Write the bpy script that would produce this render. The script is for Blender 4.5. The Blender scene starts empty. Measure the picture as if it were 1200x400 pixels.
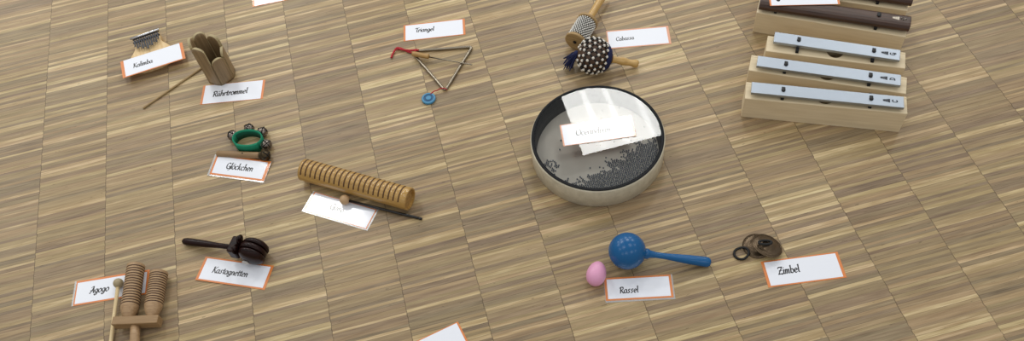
import bpy, bmesh, math, random
from mathutils import Vector, Matrix, Euler
PI = math.pi
rnd = random.Random(7)
scene = bpy.context.scene
COL = scene.collection

# ------------------------------------------------------------------ materials
def lin(c):
    return tuple((x / 12.92 if x <= .04045 else ((x + .055) / 1.055) ** 2.4) for x in (v / 255 for v in c))

def new_mat(name):
    m = bpy.data.materials.new(name)
    m.use_nodes = True
    nt = m.node_tree
    b = nt.nodes['Principled BSDF']
    return m, nt, b

def N(nt, typ, **kw):
    n = nt.nodes.new(typ)
    for k, v in kw.items():
        setattr(n, k, v)
    return n

def ramp(nt, stops, interp='LINEAR'):
    r = N(nt, 'ShaderNodeValToRGB')
    r.color_ramp.interpolation = interp
    e = r.color_ramp.elements
    while len(e) < len(stops):
        e.new(.5)
    for el, (p, c) in zip(e, stops):
        el.position = p
        el.color = lin(c) + (1,)
    return r

def plain(name, col, rough=.5, metal=0, spec=.5, bump=0, bscale=400, vary=.0, coat=0):
    """one colour with a faint procedural mottle"""
    m, nt, b = new_mat(name)
    c = lin(col)
    tc = N(nt, 'ShaderNodeTexCoord')
    nz = N(nt, 'ShaderNodeTexNoise')
    nz.inputs['Scale'].default_value = bscale * .3
    nz.inputs['Detail'].default_value = 3
    nt.links.new(tc.outputs['Object'], nz.inputs['Vector'])
    mx = N(nt, 'ShaderNodeMix', data_type='RGBA')
    mx.inputs['A'].default_value = tuple(v * (1 - vary) for v in c) + (1,)
    mx.inputs['B'].default_value = tuple(min(1, v * (1 + vary)) for v in c) + (1,)
    nt.links.new(nz.outputs['Fac'], mx.inputs['Factor'])
    nt.links.new(mx.outputs['Result'], b.inputs['Base Color'])
    b.inputs['Roughness'].default_value = rough
    b.inputs['Metallic'].default_value = metal
    b.inputs['Specular IOR Level'].default_value = spec
    b.inputs['Coat Weight'].default_value = coat
    b.inputs['Coat Roughness'].default_value = .1
    if bump:
        n2 = N(nt, 'ShaderNodeTexNoise')
        n2.inputs['Scale'].default_value = bscale
        n2.inputs['Detail'].default_value = 4
        nt.links.new(tc.outputs['Object'], n2.inputs['Vector'])
        bp = N(nt, 'ShaderNodeBump')
        bp.inputs['Strength'].default_value = bump
        bp.inputs['Distance'].default_value = .001
        nt.links.new(n2.outputs['Fac'], bp.inputs['Height'])
        nt.links.new(bp.outputs['Normal'], b.inputs['Normal'])
    return m

def wood(name, dark, light, along=(1, 0, 0), fine=260, coarse=14, rough=.5, coat=0, spec=.5):
    """grain stretched along one local axis"""
    m, nt, b = new_mat(name)
    tc = N(nt, 'ShaderNodeTexCoord')
    mp = N(nt, 'ShaderNodeMapping')
    mp.inputs['Scale'].default_value = tuple(coarse if a else fine for a in along)
    nt.links.new(tc.outputs['Object'], mp.inputs['Vector'])
    nz = N(nt, 'ShaderNodeTexNoise')
    nz.inputs['Scale'].default_value = 1
    nz.inputs['Detail'].default_value = 5
    nz.inputs['Roughness'].default_value = .6
    nt.links.new(mp.outputs['Vector'], nz.inputs['Vector'])
    r = ramp(nt, [(.3, dark), (.7, light)])
    nt.links.new(nz.outputs['Fac'], r.inputs['Fac'])
    nt.links.new(r.outputs['Color'], b.inputs['Base Color'])
    b.inputs['Roughness'].default_value = rough
    b.inputs['Specular IOR Level'].default_value = spec
    b.inputs['Coat Weight'].default_value = coat
    b.inputs['Coat Roughness'].default_value = .15
    bp = N(nt, 'ShaderNodeBump')
    bp.inputs['Strength'].default_value = .15
    bp.inputs['Distance'].default_value = .0006
    nt.links.new(nz.outputs['Fac'], bp.inputs['Height'])
    nt.links.new(bp.outputs['Normal'], b.inputs['Normal'])
    return m

def film(name, alpha, tint=(255, 255, 255), rough=.05, haze=.0):
    """clear plastic sheet: see-through with mirror-like reflections growing at grazing angles"""
    m, nt, b = new_mat(name)
    nt.nodes.remove(b)
    out = nt.nodes['Material Output']
    tr = N(nt, 'ShaderNodeBsdfTransparent')
    gl = N(nt, 'ShaderNodeBsdfGlossy')
    gl.inputs['Roughness'].default_value = rough
    gl.inputs['Color'].default_value = (1, 1, 1, 1)
    df = N(nt, 'ShaderNodeBsdfDiffuse')
    df.inputs['Color'].default_value = lin(tint) + (1,)
    fr = N(nt, 'ShaderNodeFresnel')
    fr.inputs['IOR'].default_value = 1.5
    mul = N(nt, 'ShaderNodeMath', operation='MULTIPLY_ADD')
    mul.inputs[1].default_value = 1.0
    mul.inputs[2].default_value = alpha
    nt.links.new(fr.outputs['Fac'], mul.inputs[0])
    m1 = N(nt, 'ShaderNodeMixShader')
    m1.inputs['Fac'].default_value = haze
    nt.links.new(tr.outputs[0], m1.inputs[1])
    nt.links.new(df.outputs[0], m1.inputs[2])
    m2 = N(nt, 'ShaderNodeMixShader')
    nt.links.new(mul.outputs[0], m2.inputs['Fac'])
    nt.links.new(m1.outputs[0], m2.inputs[1])
    nt.links.new(gl.outputs[0], m2.inputs[2])
    nt.links.new(m2.outputs[0], out.inputs['Surface'])
    return m

def floor_mat():
    m, nt, b = new_mat('industrial_parquet')
    L = nt.links.new
    def math_(op, a, bb=None, c=None):
        n = N(nt, 'ShaderNodeMath', operation=op)
        for i, v in enumerate((a, bb, c)):
            if v is None: continue
            if isinstance(v, (int, float)): n.inputs[i].default_value = v
            else: L(v, n.inputs[i])
        return n.outputs[0]
    tc = N(nt, 'ShaderNodeTexCoord')
    sp = N(nt, 'ShaderNodeSeparateXYZ')
    L(tc.outputs['Object'], sp.inputs[0])
    X, Y = sp.outputs[0], sp.outputs[1]
    # slightly uneven strip ends, so the seams are not ruled lines
    jv = N(nt, 'ShaderNodeCombineXYZ')
    L(math_('FLOOR', math_('DIVIDE', Y, .0085)), jv.inputs[1])
    jn = N(nt, 'ShaderNodeTexWhiteNoise', noise_dimensions='3D')
    L(jv.outputs[0], jn.inputs['Vector'])
    Xj = math_('ADD', X, math_('MULTIPLY', math_('SUBTRACT', jn.outputs['Value'], .5), .0014))
    colf = math_('DIVIDE', Xj, .16)
    ci = math_('FLOOR', colf)
    cf = math_('SUBTRACT', colf, ci)
    wn = N(nt, 'ShaderNodeTexWhiteNoise', noise_dimensions='1D')
    L(math_('ADD', ci, 31.3), wn.inputs['W'])
    # strips are not all equally wide: warp Y a little per column
    wy = N(nt, 'ShaderNodeTexNoise', noise_dimensions='2D')
    wv = N(nt, 'ShaderNodeCombineXYZ')
    L(math_('MULTIPLY', Y, 42), wv.inputs[0]); L(math_('MULTIPLY', ci, 17.7), wv.inputs[1])
    L(wv.outputs[0], wy.inputs['Vector'])
    wy.inputs['Scale'].default_value = 1; wy.inputs['Detail'].default_value = 0
    Yw = math_('ADD', Y, math_('MULTIPLY', wy.outputs['Fac'], .012))
    rowf = math_('ADD', math_('DIVIDE', Yw, .0080), math_('MULTIPLY', wn.outputs['Value'], 7.3))
    ri = math_('FLOOR', rowf)
    rf = math_('SUBTRACT', rowf, ri)
    idv = N(nt, 'ShaderNodeCombineXYZ')
    L(ci, idv.inputs[0]); L(ri, idv.inputs[1])
    wid = N(nt, 'ShaderNodeTexWhiteNoise', noise_dimensions='3D')
    L(idv.outputs[0], wid.inputs['Vector'])
    tone = wid.outputs['Value']
    sc = N(nt, 'ShaderNodeSeparateColor')
    L(wid.outputs['Color'], sc.inputs[0])
    # grain: long streaks along the strip, fresh seed per strip
    gv = N(nt, 'ShaderNodeCombineXYZ')
    L(math_('MULTIPLY', X, 11), gv.inputs[0]); L(math_('MULTIPLY', Y, 420), gv.inputs[1]); L(math_('MULTIPLY', tone, 97), gv.inputs[2])
    gn = N(nt, 'ShaderNodeTexNoise')
    gn.inputs['Scale'].default_value = 1; gn.inputs['Detail'].default_value = 4; gn.inputs['Roughness'].default_value = .65
    L(gv.outputs[0], gn.inputs['Vector'])
    # broad streaks that give a strip a darker end or core
    bv = N(nt, 'ShaderNodeCombineXYZ')
    L(math_('MULTIPLY', X, 14), bv.inputs[0]); L(math_('MULTIPLY', Y, 190), bv.inputs[1]); L(math_('MULTIPLY', sc.outputs[1], 53), bv.inputs[2])
    bn = N(nt, 'ShaderNodeTexNoise')
    bn.inputs['Scale'].default_value = 1; bn.inputs['Detail'].default_value = 2
    L(bv.outputs[0], bn.inputs['Vector'])
    # tone value
    t = math_('ADD', math_('MULTIPLY', math_('POWER', tone, 1.6), .50), math_('MULTIPLY', gn.outputs['Fac'], .55))
    t = math_('ADD', t, math_('MULTIPLY', math_('SUBTRACT', bn.outputs['Fac'], .54), .52))
    # whole tiles run a little lighter or darker
    tv = N(nt, 'ShaderNodeCombineXYZ')
    L(ci, tv.inputs[0]); L(math_('FLOOR', math_('ADD', math_('DIVIDE', Y, .16), math_('MULTIPLY', wn.outputs['Value'], 3))), tv.inputs[1])
    tw = N(nt, 'ShaderNodeTexWhiteNoise', noise_dimensions='3D')
    L(tv.outputs[0], tw.inputs['Vector'])
    t = math_('ADD', t, math_('MULTIPLY', math_('SUBTRACT', tw.outputs['Value'], .5), .10))
    r = ramp(nt, [(.0, (98, 79, 54)), (.20, (133, 112, 81)), (.42, (156, 135, 100)), (.62, (174, 153, 117)), (.84, (210, 191, 154)), (1.0, (232, 215, 182))])
    L(t, r.inputs['Fac'])
    # reddish or greenish cast per strip
    hs = N(nt, 'ShaderNodeHueSaturation')
    L(math_('ADD', .488, math_('MULTIPLY', sc.outputs[2], .016)), hs.inputs['Hue'])
    L(math_('ADD', .86, math_('MULTIPLY', sc.outputs[0], .28)), hs.inputs['Saturation'])
    L(r.outputs['Color'], hs.inputs['Color'])
    # dark flecks / knots
    fv = N(nt, 'ShaderNodeCombineXYZ')
    L(math_('MULTIPLY', X, 42), fv.inputs[0]); L(math_('MULTIPLY', Y, 170), fv.inputs[1])
    fn = N(nt, 'ShaderNodeTexNoise')
    fn.inputs['Scale'].default_value = 1; fn.inputs['Detail'].default_value = 3
    L(fv.outputs[0], fn.inputs['Vector'])
    fleck = math_('MULTIPLY', math_('GREATER_THAN', fn.outputs['Fac'], .70), .38)
    # seams between columns (dark, broken) and hairline joints between strips
    edge = math_('MINIMUM', cf, math_('SUBTRACT', 1, cf))
    seamw = N(nt, 'ShaderNodeTexWhiteNoise', noise_dimensions='3D')
    L(idv.outputs[0], seamw.inputs['Vector'])
    seam = math_('LESS_THAN', edge, .0050)
    sn = N(nt, 'ShaderNodeTexNoise'); sn.inputs['Scale'].default_value = 55; sn.inputs['Detail'].default_value = 2
    L(tc.outputs['Object'], sn.inputs['Vector'])
    seam = math_('MULTIPLY', seam, math_('MULTIPLY_ADD', sn.outputs['Fac'], 1.1, .05))
    redge = math_('MINIMUM', rf, math_('SUBTRACT', 1, rf))
    joint = math_('MULTIPLY', math_('LESS_THAN', redge, .055), math_('MULTIPLY', math_('GREATER_THAN', sc.outputs[1], .45), .42))
    dk = math_('MINIMUM', math_('ADD', math_('ADD', seam, joint), fleck), .75)
    mx = N(nt, 'ShaderNodeMix', data_type='RGBA')
    L(dk, mx.inputs['Factor']); L(hs.outputs['Color'], mx.inputs['A'])
    mx.inputs['B'].default_value = lin((66, 52, 32)) + (1,)
    L(mx.outputs['Result'], b.inputs['Base Color'])
    b.inputs['Roughness'].default_value = .42
    b.inputs['Specular IOR Level'].default_value = .35
    bp = N(nt, 'ShaderNodeBump'); bp.inputs['Strength'].default_value = .12; bp.inputs['Distance'].default_value = .0008
    L(math_('SUBTRACT', math_('MULTIPLY', gn.outputs['Fac'], .4), dk), bp.inputs['Height'])
    L(bp.outputs['Normal'], b.inputs['Normal'])
    return m

def head_mat():
    """translucent grey-beige drum skin with blotchy print"""
    m, nt, b = new_mat('lower_drum_skin')
    tc = N(nt, 'ShaderNodeTexCoord')
    nz = N(nt, 'ShaderNodeTexNoise'); nz.inputs['Scale'].default_value = 9; nz.inputs['Detail'].default_value = 4
    nt.links.new(tc.outputs['Object'], nz.inputs['Vector'])
    r = ramp(nt, [(.3, (212, 206, 193)), (.7, (230, 224, 211))])
    nt.links.new(nz.outputs['Fac'], r.inputs['Fac'])
    nt.links.new(r.outputs['Color'], b.inputs['Base Color'])
    b.inputs['Roughness'].default_value = .6
    return m

M = dict(
    floor=floor_mat(),
    orange=plain('orange_card_border', (224, 132, 66), .4, vary=.06, coat=1),
    pale_orange=plain('pale_orange_card_border', (230, 164, 130), .4, vary=.05, coat=1),
    white=plain('white_laminated_paper', (242, 245, 254), .4, vary=.01, coat=1),
    ink=plain('black_ink', (22, 21, 24), .4, coat=1),
    clear=film('clear_laminate', .02, rough=.2, haze=.30),
    mylar=film('clear_drum_film', 0, rough=.012, haze=0),
    birch=wood('birch_plywood', (214, 194, 158), (232, 214, 180), (1, 0, 0), 120, 8, .5),
    birch_face=wood('birch_box_face', (196, 170, 130), (214, 190, 150), (1, 0, 0), 120, 8, .5),
    rosewood=wood('rosewood_bar', (48, 30, 22), (84, 58, 44), (1, 0, 0), 260, 10, .4),
    alu=plain('brushed_aluminium', (166, 174, 184), .42, 1, vary=.03, bscale=200),
    black=plain('black_rubber', (18, 18, 20), .5),
    felt=plain('black_felt', (20, 19, 20), .9),
    hole=plain('dark_hole', (16, 13, 11), .9),
    mark=plain('dark_printed_mark', (28, 34, 44), .5),
    palemark=plain('pale_printed_mark', (208, 196, 178), .5),
    blue=plain('blue_glossy_plastic', (1, 88, 144), .26, spec=.45, vary=.03),
    pink=plain('pink_plastic_egg', (228, 162, 196), .38, vary=.05),
    drumwood=wood('ash_drum_shell', (192, 183, 160), (216, 207, 184), (0, 0, 1), 60, 60, .45),
    drumblack=plain('black_drum_lining', (12, 14, 19), .6, spec=.25, bump=.2, vary=.1),
    skin=head_mat(),
    shot=plain('steel_shot', (122, 131, 143), .25, .5),
    chrome=plain('chrome_steel', (226, 226, 230), .3, 1),
    steel=plain('triangle_steel', (150, 140, 124), .34, 1),
    darksteel=plain('dark_tine_steel', (82, 83, 88), .3, .9),
    bell=plain('nickel_jingle_bell', (128, 118, 110), .24, .95),
    bronzebell=plain('old_brown_bell', (74, 62, 44), .35, .85, bump=.3, bscale=300, vary=.25),
    green=plain('green_strap_fabric', (8, 128, 94), .85, bump=.4, bscale=900, vary=.12),
    greendark=plain('green_hook_tape', (12, 84, 62), .95, bump=.6, bscale=1200, vary=.2),
    red=plain('red_cord', (176, 32, 44), .7, bump=.4, bscale=900, vary=.15),
    button=plain('blue_painted_wood', (74, 140, 178), .5, vary=.08),
    buttondark=plain('dark_blue_button_ring', (32, 84, 124), .5, vary=.08),
    lightwood=wood('pale_beech', (196, 162, 112), (220, 190, 142), (1, 0, 0), 260, 16, .45),
    kalwood=wood('pale_maple_board', (212, 178, 126), (234, 206, 158), (0, 1, 0), 150, 14, .5),
    corkwood=wood('turned_beater_wood', (150, 112, 60), (188, 150, 92), (1, 0, 0), 300, 20, .45),
    bamboo=wood('lacquered_guiro_wood', (160, 120, 58), (196, 156, 88), (1, 0, 0), 160, 9, .28, coat=.3),
    bambooend=wood('guiro_end_wood', (150, 112, 58), (190, 150, 92), (1, 0, 0), 90, 90, .5),
    groove=plain('dark_guiro_groove', (84, 54, 24), .6, vary=.15),  # groove faces coloured darker than the wood around them
    agowood=wood('agogo_beech', (152, 120, 86), (184, 152, 114), (1, 0, 0), 240, 16, .45),
    agobar=wood('agogo_crossbar_wood', (138, 108, 72), (164, 132, 92), (1, 0, 0), 240, 16, .45),
    agogroove=plain('dark_agogo_groove', (78, 52, 34), .6),
    malletwood=wood('mallet_shaft_wood', (212, 186, 138), (232, 210, 166), (1, 0, 0), 260, 16, .5),
    malletball=plain('mallet_head_wood', (190, 156, 116), .45, vary=.06, bscale=300),
    greyball=plain('greyed_mallet_head', (166, 150, 118), .45, vary=.14, bscale=160),
    darkrod=plain('black_lacquered_rod', (22, 19, 18), .3),
    cast=wood('dark_castanet_wood', (18, 6, 5), (42, 17, 13), (1, 0, 0), 200, 14, .30, spec=.22),
    castglint=plain('pale_castanet_highlight', (196, 192, 188), .5, vary=.1),
    slit=wood('brown_slit_drum_wood', (122, 100, 70), (156, 131, 96), (0, 0, 1), 200, 12, .5),
    slitin=plain('pale_sawn_edge', (176, 160, 122), .7, vary=.1),
    stick=wood('weathered_stick_wood', (150, 124, 82), (182, 156, 112), (1, 0, 0), 300, 14, .6),
    bellhandle=wood('brown_bell_handle', (136, 106, 72), (160, 130, 92), (1, 0, 0), 260, 16, .5),
    gourd=plain('brown_gourd_skin', (74, 50, 32), .5, vary=.2, bscale=120),
    bead=plain('white_bead', (222, 216, 206), .3, vary=.04),
    navy=plain('navy_yarn', (22, 30, 74), .85, bump=.4, bscale=900, vary=.25),
    handlewood=wood('turned_handle_wood', (182, 142, 78), (212, 174, 108), (1, 0, 0), 220, 14, .32, coat=.2),
    afuwood=wood('cabasa_disc_wood', (150, 120, 76), (184, 152, 102), (0, 1, 0), 200, 16, .45),
    steelbead=plain('steel_bead', (224, 222, 216), .3, .2),
    afucore=plain('dark_cabasa_core', (24, 20, 18), .6),
    bronze=plain('aged_bronze', (100, 84, 66), .34, .8, vary=.12, bscale=70),
    elastic=plain('black_elastic', (14, 14, 15), .7),
)

# ------------------------------------------------------------------ geometry helpers
class MB:
    """collects verts / faces; build() links them as ONE mesh object"""
    def __init__(s):
        s.v, s.f, s.sm, s.mi = [], [], [], []
    def add(s, verts, faces, smooth=False, mi=0, mat=None):
        o = len(s.v)
        for p in verts:
            p = Vector(p)
            s.v.append(mat @ p if mat else p)
        for f in faces:
            s.f.append([i + o for i in f]); s.sm.append(smooth); s.mi.append(mi)
        return s
    def build(s, name, mats, parent=None, loc=(0, 0, 0), rot=(0, 0, 0)):
        me = bpy.data.meshes.new(name)
        me.from_pydata([tuple(p) for p in s.v], [], s.f)
        for p, sm, mi in zip(me.polygons, s.sm, s.mi):
            p.use_smooth = sm; p.material_index = mi
        for m in (mats if isinstance(mats, (list, tuple)) else [mats]):
            me.materials.append(m)
        bm = bmesh.new(); bm.from_mesh(me)
        bmesh.ops.recalc_face_normals(bm, faces=bm.faces)
        bm.to_mesh(me); bm.free()
        o = bpy.data.objects.new(name, me)
        COL.objects.link(o)
        o.location = loc; o.rotation_euler = rot
        if parent: o.parent = parent
        return o

def frame(axis):
    a = Vector(axis).normalized()
    up = Vector((0, 0, 1)) if abs(a.z) < .9 else Vector((1, 0, 0))
    u = up.cross(a).normalized()
    w = a.cross(u)
    return a, u, w

def lathe(mb, prof, p0=(0, 0, 0), axis=(1, 0, 0), seg=32, mi=0, smooth=True, mis=None):
    """prof = [(t, r)] along axis from p0; r<=1e-6 closes to a point, open ends are capped"""
    a, u, w = frame(axis); p0 = Vector(p0)
    V, F, rows, FM = [], [], [], []
    for t, r in prof:
        if r <= 1e-6:
            rows.append([len(V)]); V.append(p0 + a * t)
        else:
            rows.append(list(range(len(V), len(V) + seg)))
            for k in range(seg):
                q = 2 * PI * k / seg
                V.append(p0 + a * t + (u * math.cos(q) + w * math.sin(q)) * r)
    for i in range(len(rows) - 1):
        A, B = rows[i], rows[i + 1]
        m_ = mis[i] if mis else mi
        for k in range(seg):
            k2 = (k + 1) % seg
            if len(A) == 1 and len(B) == 1: continue
            if len(A) == 1: F.append([A[0], B[k2], B[k]])
            elif len(B) == 1: F.append([A[k], A[k2], B[0]])
            else: F.append([A[k], A[k2], B[k2], B[k]])
            FM.append(m_)
    if len(rows[0]) > 1: F.append(rows[0][::-1]); FM.append(mis[0] if mis else mi)
    if len(rows[-1]) > 1: F.append(rows[-1]); FM.append(mis[-1] if mis else mi)
    o = len(mb.v)
    mb.v += V
    for f, m_ in zip(F, FM):
        mb.f.append([i + o for i in f]); mb.sm.append(smooth and len(f) < 5); mb.mi.append(m_)
    return mb

def ellipsoid(mb, c, rx, ry, rz, seg=32, rings=18, rot=None, mi=0, shape=None):
    c = Vector(c); V, F, rows = [], [], []
    R = rot or Matrix.Identity(3)
    for i in range(rings + 1):
        th = PI * i / rings
        if i in (0, rings):
            rows.append([len(V)]); V.append(c + R @ Vector((0, 0, rz * math.cos(th))))
        else:
            rows.append(list(range(len(V), len(V) + seg)))
            for k in range(seg):
                q = 2 * PI * k / seg
                p = Vector((rx * math.sin(th) * math.cos(q), ry * math.sin(th) * math.sin(q), rz * math.cos(th)))
                if shape: p = shape(p)
                V.append(c + R @ p)
    for i in range(rings):
        A, B = rows[i], rows[i + 1]
        for k in range(seg):
            k2 = (k + 1) % seg
            if len(A) == 1: F.append([A[0], B[k], B[k2]])
            elif len(B) == 1: F.append([A[k], B[0], A[k2]])
            else: F.append([A[k], B[k], B[k2], A[k2]])
    return mb.add(V, F, True, mi)

def tube(mb, pts, r, seg=12, closed=False, mi=0):
    """swept round tube; r a number or a list"""
    P = [Vector(p) for p in pts]; n = len(P)
    rs = r if isinstance(r, (list, tuple)) else [r] * n
    V, F = [], []
    prev = None
    for i in range(n):
        if closed: t = P[(i + 1) % n] - P[i - 1]
        else: t = P[min(i + 1, n - 1)] - P[max(i - 1, 0)]
        t.normalize()
        if prev is None:
            a, u, w = frame(t)
        else:
            u = prev - t * prev.dot(t); u.normalize(); w = t.cross(u)
        prev = u
        for k in range(seg):
            q = 2 * PI * k / seg
            V.append(P[i] + (u * math.cos(q) + w * math.sin(q)) * rs[i])
    m_ = n if closed else n - 1
    for i in range(m_):
        j = (i + 1) % n
        for k in range(seg):
            k2 = (k + 1) % seg
            F.append([i * seg + k, i * seg + k2, j * seg + k2, j * seg + k])
    mb.add(V, F, True, mi)
    if not closed:
        mb.add(V[:seg], [list(range(seg))[::-1]], False, mi)
        mb.add(V[-seg:], [list(range(seg))], False, mi)
    return mb

def smooth_path(pts, sub=6):
    P = [Vector(p) for p in pts]; out = []
    for i in range(len(P) - 1):
        p0, p1, p2, p3 = P[max(i - 1, 0)], P[i], P[i + 1], P[min(i + 2, len(P) - 1)]
        for k in range(sub):
            t = k / sub
            out.append(.5 * ((2 * p1) + (p2 - p0) * t + (2 * p0 - 5 * p1 + 4 * p2 - p3) * t * t + (3 * p1 - p0 - 3 * p2 + p3) * t ** 3))
    out.append(P[-1])
    return out

def box(mb, c, sx, sy, sz, bev=.001, mi=0, mat=None):
    bm = bmesh.new()
    bmesh.ops.create_cube(bm, size=1)
    for v in bm.verts: v.co = Vector((v.co.x * sx, v.co.y * sy, v.co.z * sz))
    if bev: bmesh.ops.bevel(bm, geom=bm.edges[:], offset=bev, segments=2, affect='EDGES', profile=.5)
    for v in bm.verts: v.co += Vector(c)
    bm.verts.index_update()
    mb.add([v.co.copy() for v in bm.verts], [[v.index for v in f.verts] for f in bm.faces], False, mi, mat)
    bm.free()
    return mb

def prism(mb, outline, z0, z1, bev=0, mi=0, mat=None):
    bm = bmesh.new()
    vs = [bm.verts.new((x, y, z0)) for x, y in outline]
    f = bm.faces.new(vs)
    r = bmesh.ops.extrude_face_region(bm, geom=[f])
    for g in r['geom']:
        if isinstance(g, bmesh.types.BMVert): g.co.z = z1
    bmesh.ops.recalc_face_normals(bm, faces=bm.faces)
    if bev:
        es = [e for e in bm.edges if abs(e.verts[0].co.z - e.verts[1].co.z) < 1e-7]
        bmesh.ops.bevel(bm, geom=es, offset=bev, segments=2, affect='EDGES', profile=.5)
    bm.verts.index_update()
    mb.add([v.co.copy() for v in bm.verts], [[v.index for v in f.verts] for f in bm.faces], False, mi, mat)
    bm.free()
    return mb

def arc(cx, cy, r, a0, a1, n, ry=None):
    ry = r if ry is None else ry
    return [(cx + r * math.cos(math.radians(a0 + (a1 - a0) * i / n)), cy + ry * math.sin(math.radians(a0 + (a1 - a0) * i / n))) for i in range(n + 1)]

def tag(o, label, cat, group=None):
    o['label'] = label; o['category'] = cat
    if group: o['group'] = group
    return o

def thing(name, label, cat, loc, rotz=0, group=None):
    o = bpy.data.objects.new(name, None); COL.objects.link(o)
    o.empty_display_size = .03
    o.location = loc; o.rotation_euler = (0, 0, math.radians(rotz))
    return tag(o, label, cat, group)

def toward(p, q):
    """root at p, X axis pointing from p to q: returns (rotz degrees, length)"""
    return math.degrees(math.atan2(q[1] - p[1], q[0] - p[0])), math.hypot(q[0] - p[0], q[1] - p[1])

# ------------------------------------------------------------------ setting: the floor
mb = MB()
mb.add([(-1.2, -1.0, -.02), (3.6, -1.0, -.02), (3.6, 3.6, -.02), (-1.2, 3.6, -.02), (-1.2, -1.0, 0), (3.6, -1.0, 0), (3.6, 3.6, 0), (-1.2, 3.6, 0)],
       [[0, 3, 2, 1], [4, 5, 6, 7], [0, 1, 5, 4], [1, 2, 6, 5], [2, 3, 7, 6], [3, 0, 4, 7]])
fl = mb.build('floor', M['floor']); fl['kind'] = 'structure'

# ------------------------------------------------------------------ lettering drawn with a slanted broad nib
def A_(cx, cy, rx, ry, a0, a1, n=10): return arc(cx, cy, rx, a0, a1, n, ry)
GL = {  # strokes in units of x-height, then advance
 'a': ([A_(.36, .5, .34, .5, 60, 390, 14), [(.70, 1.0), (.68, .25), (.76, .02), (.90, .10)]], .98),
 'b': ([[(.06, 1.75), (.18, 1.85), (.12, .1)], A_(.42, .48, .34, .48, 150, -170, 14)], .90),
 'c': ([A_(.42, .5, .38, .5, 50, 310, 12)], .82),
 'd': ([A_(.36, .48, .34, .48, 50, 380, 14), [(.60, 1.9), (.72, 1.7), (.68, .2), (.80, .02)]], .98),
 'e': ([[(.08, .48), (.68, .62)] + A_(.38, .5, .34, .5, 20, 310, 14)], .84),
 'g': ([A_(.36, .55, .33, .42, 60, 390, 14), [(.70, .95), (.70, -.2), (.52, -.55), (.22, -.58), (.02, -.36), (.20, -.2), (.6, -.12)]], .94),
 'h': ([[(.06, 1.75), (.18, 1.85), (.14, 0)], [(.14, .6), (.34, .95), (.56, .92), (.66, .7), (.64, .15), (.74, -.02)]], .92),
 'i': ([[(.02, .85), (.14, 1.0), (.14, .15), (.28, .02)], [(.12, 1.42), (.2, 1.5)]], .42),
 'k': ([[(.06, 1.75), (.18, 1.85), (.12, 0)], [(.6, 1.0), (.16, .5), (.36, .42), (.72, .0)]], .86),
 'l': ([[(.04, 1.75), (.18, 1.85), (.14, .2), (.30, .02)]], .44),
 'm': ([[(.02, .85), (.13, 1.0), (.11, 0)], [(.12, .65), (.32, .98), (.48, .9), (.50, 0)], [(.50, .65), (.70, .98), (.88, .9), (.88, .15), (1.0, 0)]], 1.18),
 'n': ([[(.02, .85), (.13, 1.0), (.11, 0)], [(.12, .65), (.34, .98), (.56, .92), (.62, .7), (.60, .15), (.72, 0)]], .88),
 'o': ([A_(.38, .5, .36, .5, 0, 360, 16)], .88),
 'r': ([[(.02, .85), (.15, 1.0), (.12, 0)], [(.14, .6), (.32, .95), (.50, .98), (.58, .82)]], .66),
 's': ([[(.62, .98), (.30, 1.02), (.16, .74), (.46, .40), (.34, .02), (.0, .04)]], .80),
 't': ([[(.24, 1.45), (.20, .25), (.34, .0), (.52, .12)], [(.0, .98), (.48, 1.06)]], .60),
 'u': ([[(.02, .9), (.12, 1.0), (.10, .3), (.26, .0), (.52, .1), (.64, .4)], [(.64, 1.0), (.64, .15), (.76, 0)]], .90),
 'A': ([[(-.05, .1), (.1, .0), (.5, .9), (.78, 1.75)], [(.70, 1.75), (.86, .3), (1.0, 0)], [(.1, .72), (.5, .66), (.96, .74)], [(.2, 1.5), (.46, 1.72), (.76, 1.72)]], 1.16),
 'C': ([A_(.58, .85, .52, .85, 40, 322, 16), [(.98, 1.4), (1.02, 1.7)]], 1.12),
 'G': ([A_(.58, .85, .52, .85, 45, 345, 16), [(.62, .72), (1.08, .76), (1.06, -.25), (.8, -.4)]], 1.22),
 'K': ([[(.0, 1.6), (.22, 1.72), (.18, .1), (.05, -.05)], [(1.0, 1.72), (.8, 1.6), (.24, .84), (.5, .75), (.9, .05), (1.1, .0)]], 1.14),
 'O': ([A_(.6, .85, .56, .85, 0, 360, 20)], 1.26),
 'R': ([[(.05, 1.55), (.22, 1.72), (.2, .0)], [(.0, 1.45), (.3, 1.72), (.8, 1.66), (.92, 1.3), (.7, .92), (.26, .84)], [(.4, .85), (.9, .05), (1.1, .0)]], 1.14),
 'T': ([[(-.02, 1.35), (.1, 1.66), (.6, 1.6), (1.06, 1.74)], [(.58, 1.62), (.48, .3), (.62, .02), (.86, .1)]], 1.0),
 'Z': ([[(.06, 1.4), (.14, 1.68), (.96, 1.66), (.06, .04), (.6, .1), (1.0, -.04), (1.04, .22)], [(.28, .84), (.8, .9)]], 1.12),
 'D': ([[(.14, 1.7), (.14, 0)], [(.0, 1.7), (.5, 1.7), (.95, 1.3), (.98, .6), (.6, .05), (.0, .0)]], 1.2),
}
GL['ö'] = (GL['o'][0] + [[(.2, 1.42), (.28, 1.5)], [(.52, 1.42), (.6, 1.5)]], .88)
GL['ü'] = (GL['u'][0] + [[(.2, 1.42), (.28, 1.5)], [(.5, 1.42), (.58, 1.5)]], .90)

def hull(P):
    P = sorted(set((round(x, 7), round(y, 7)) for x, y in P))
    def half(Q):
        h = []
        for p in Q:
            while len(h) > 1 and (h[-1][0] - h[-2][0]) * (p[1] - h[-2][1]) - (h[-1][1] - h[-2][1]) * (p[0] - h[-2][0]) <= 0: h.pop()
            h.append(p)
        return h[:-1]
    return half(P) + half(P[::-1])

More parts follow.
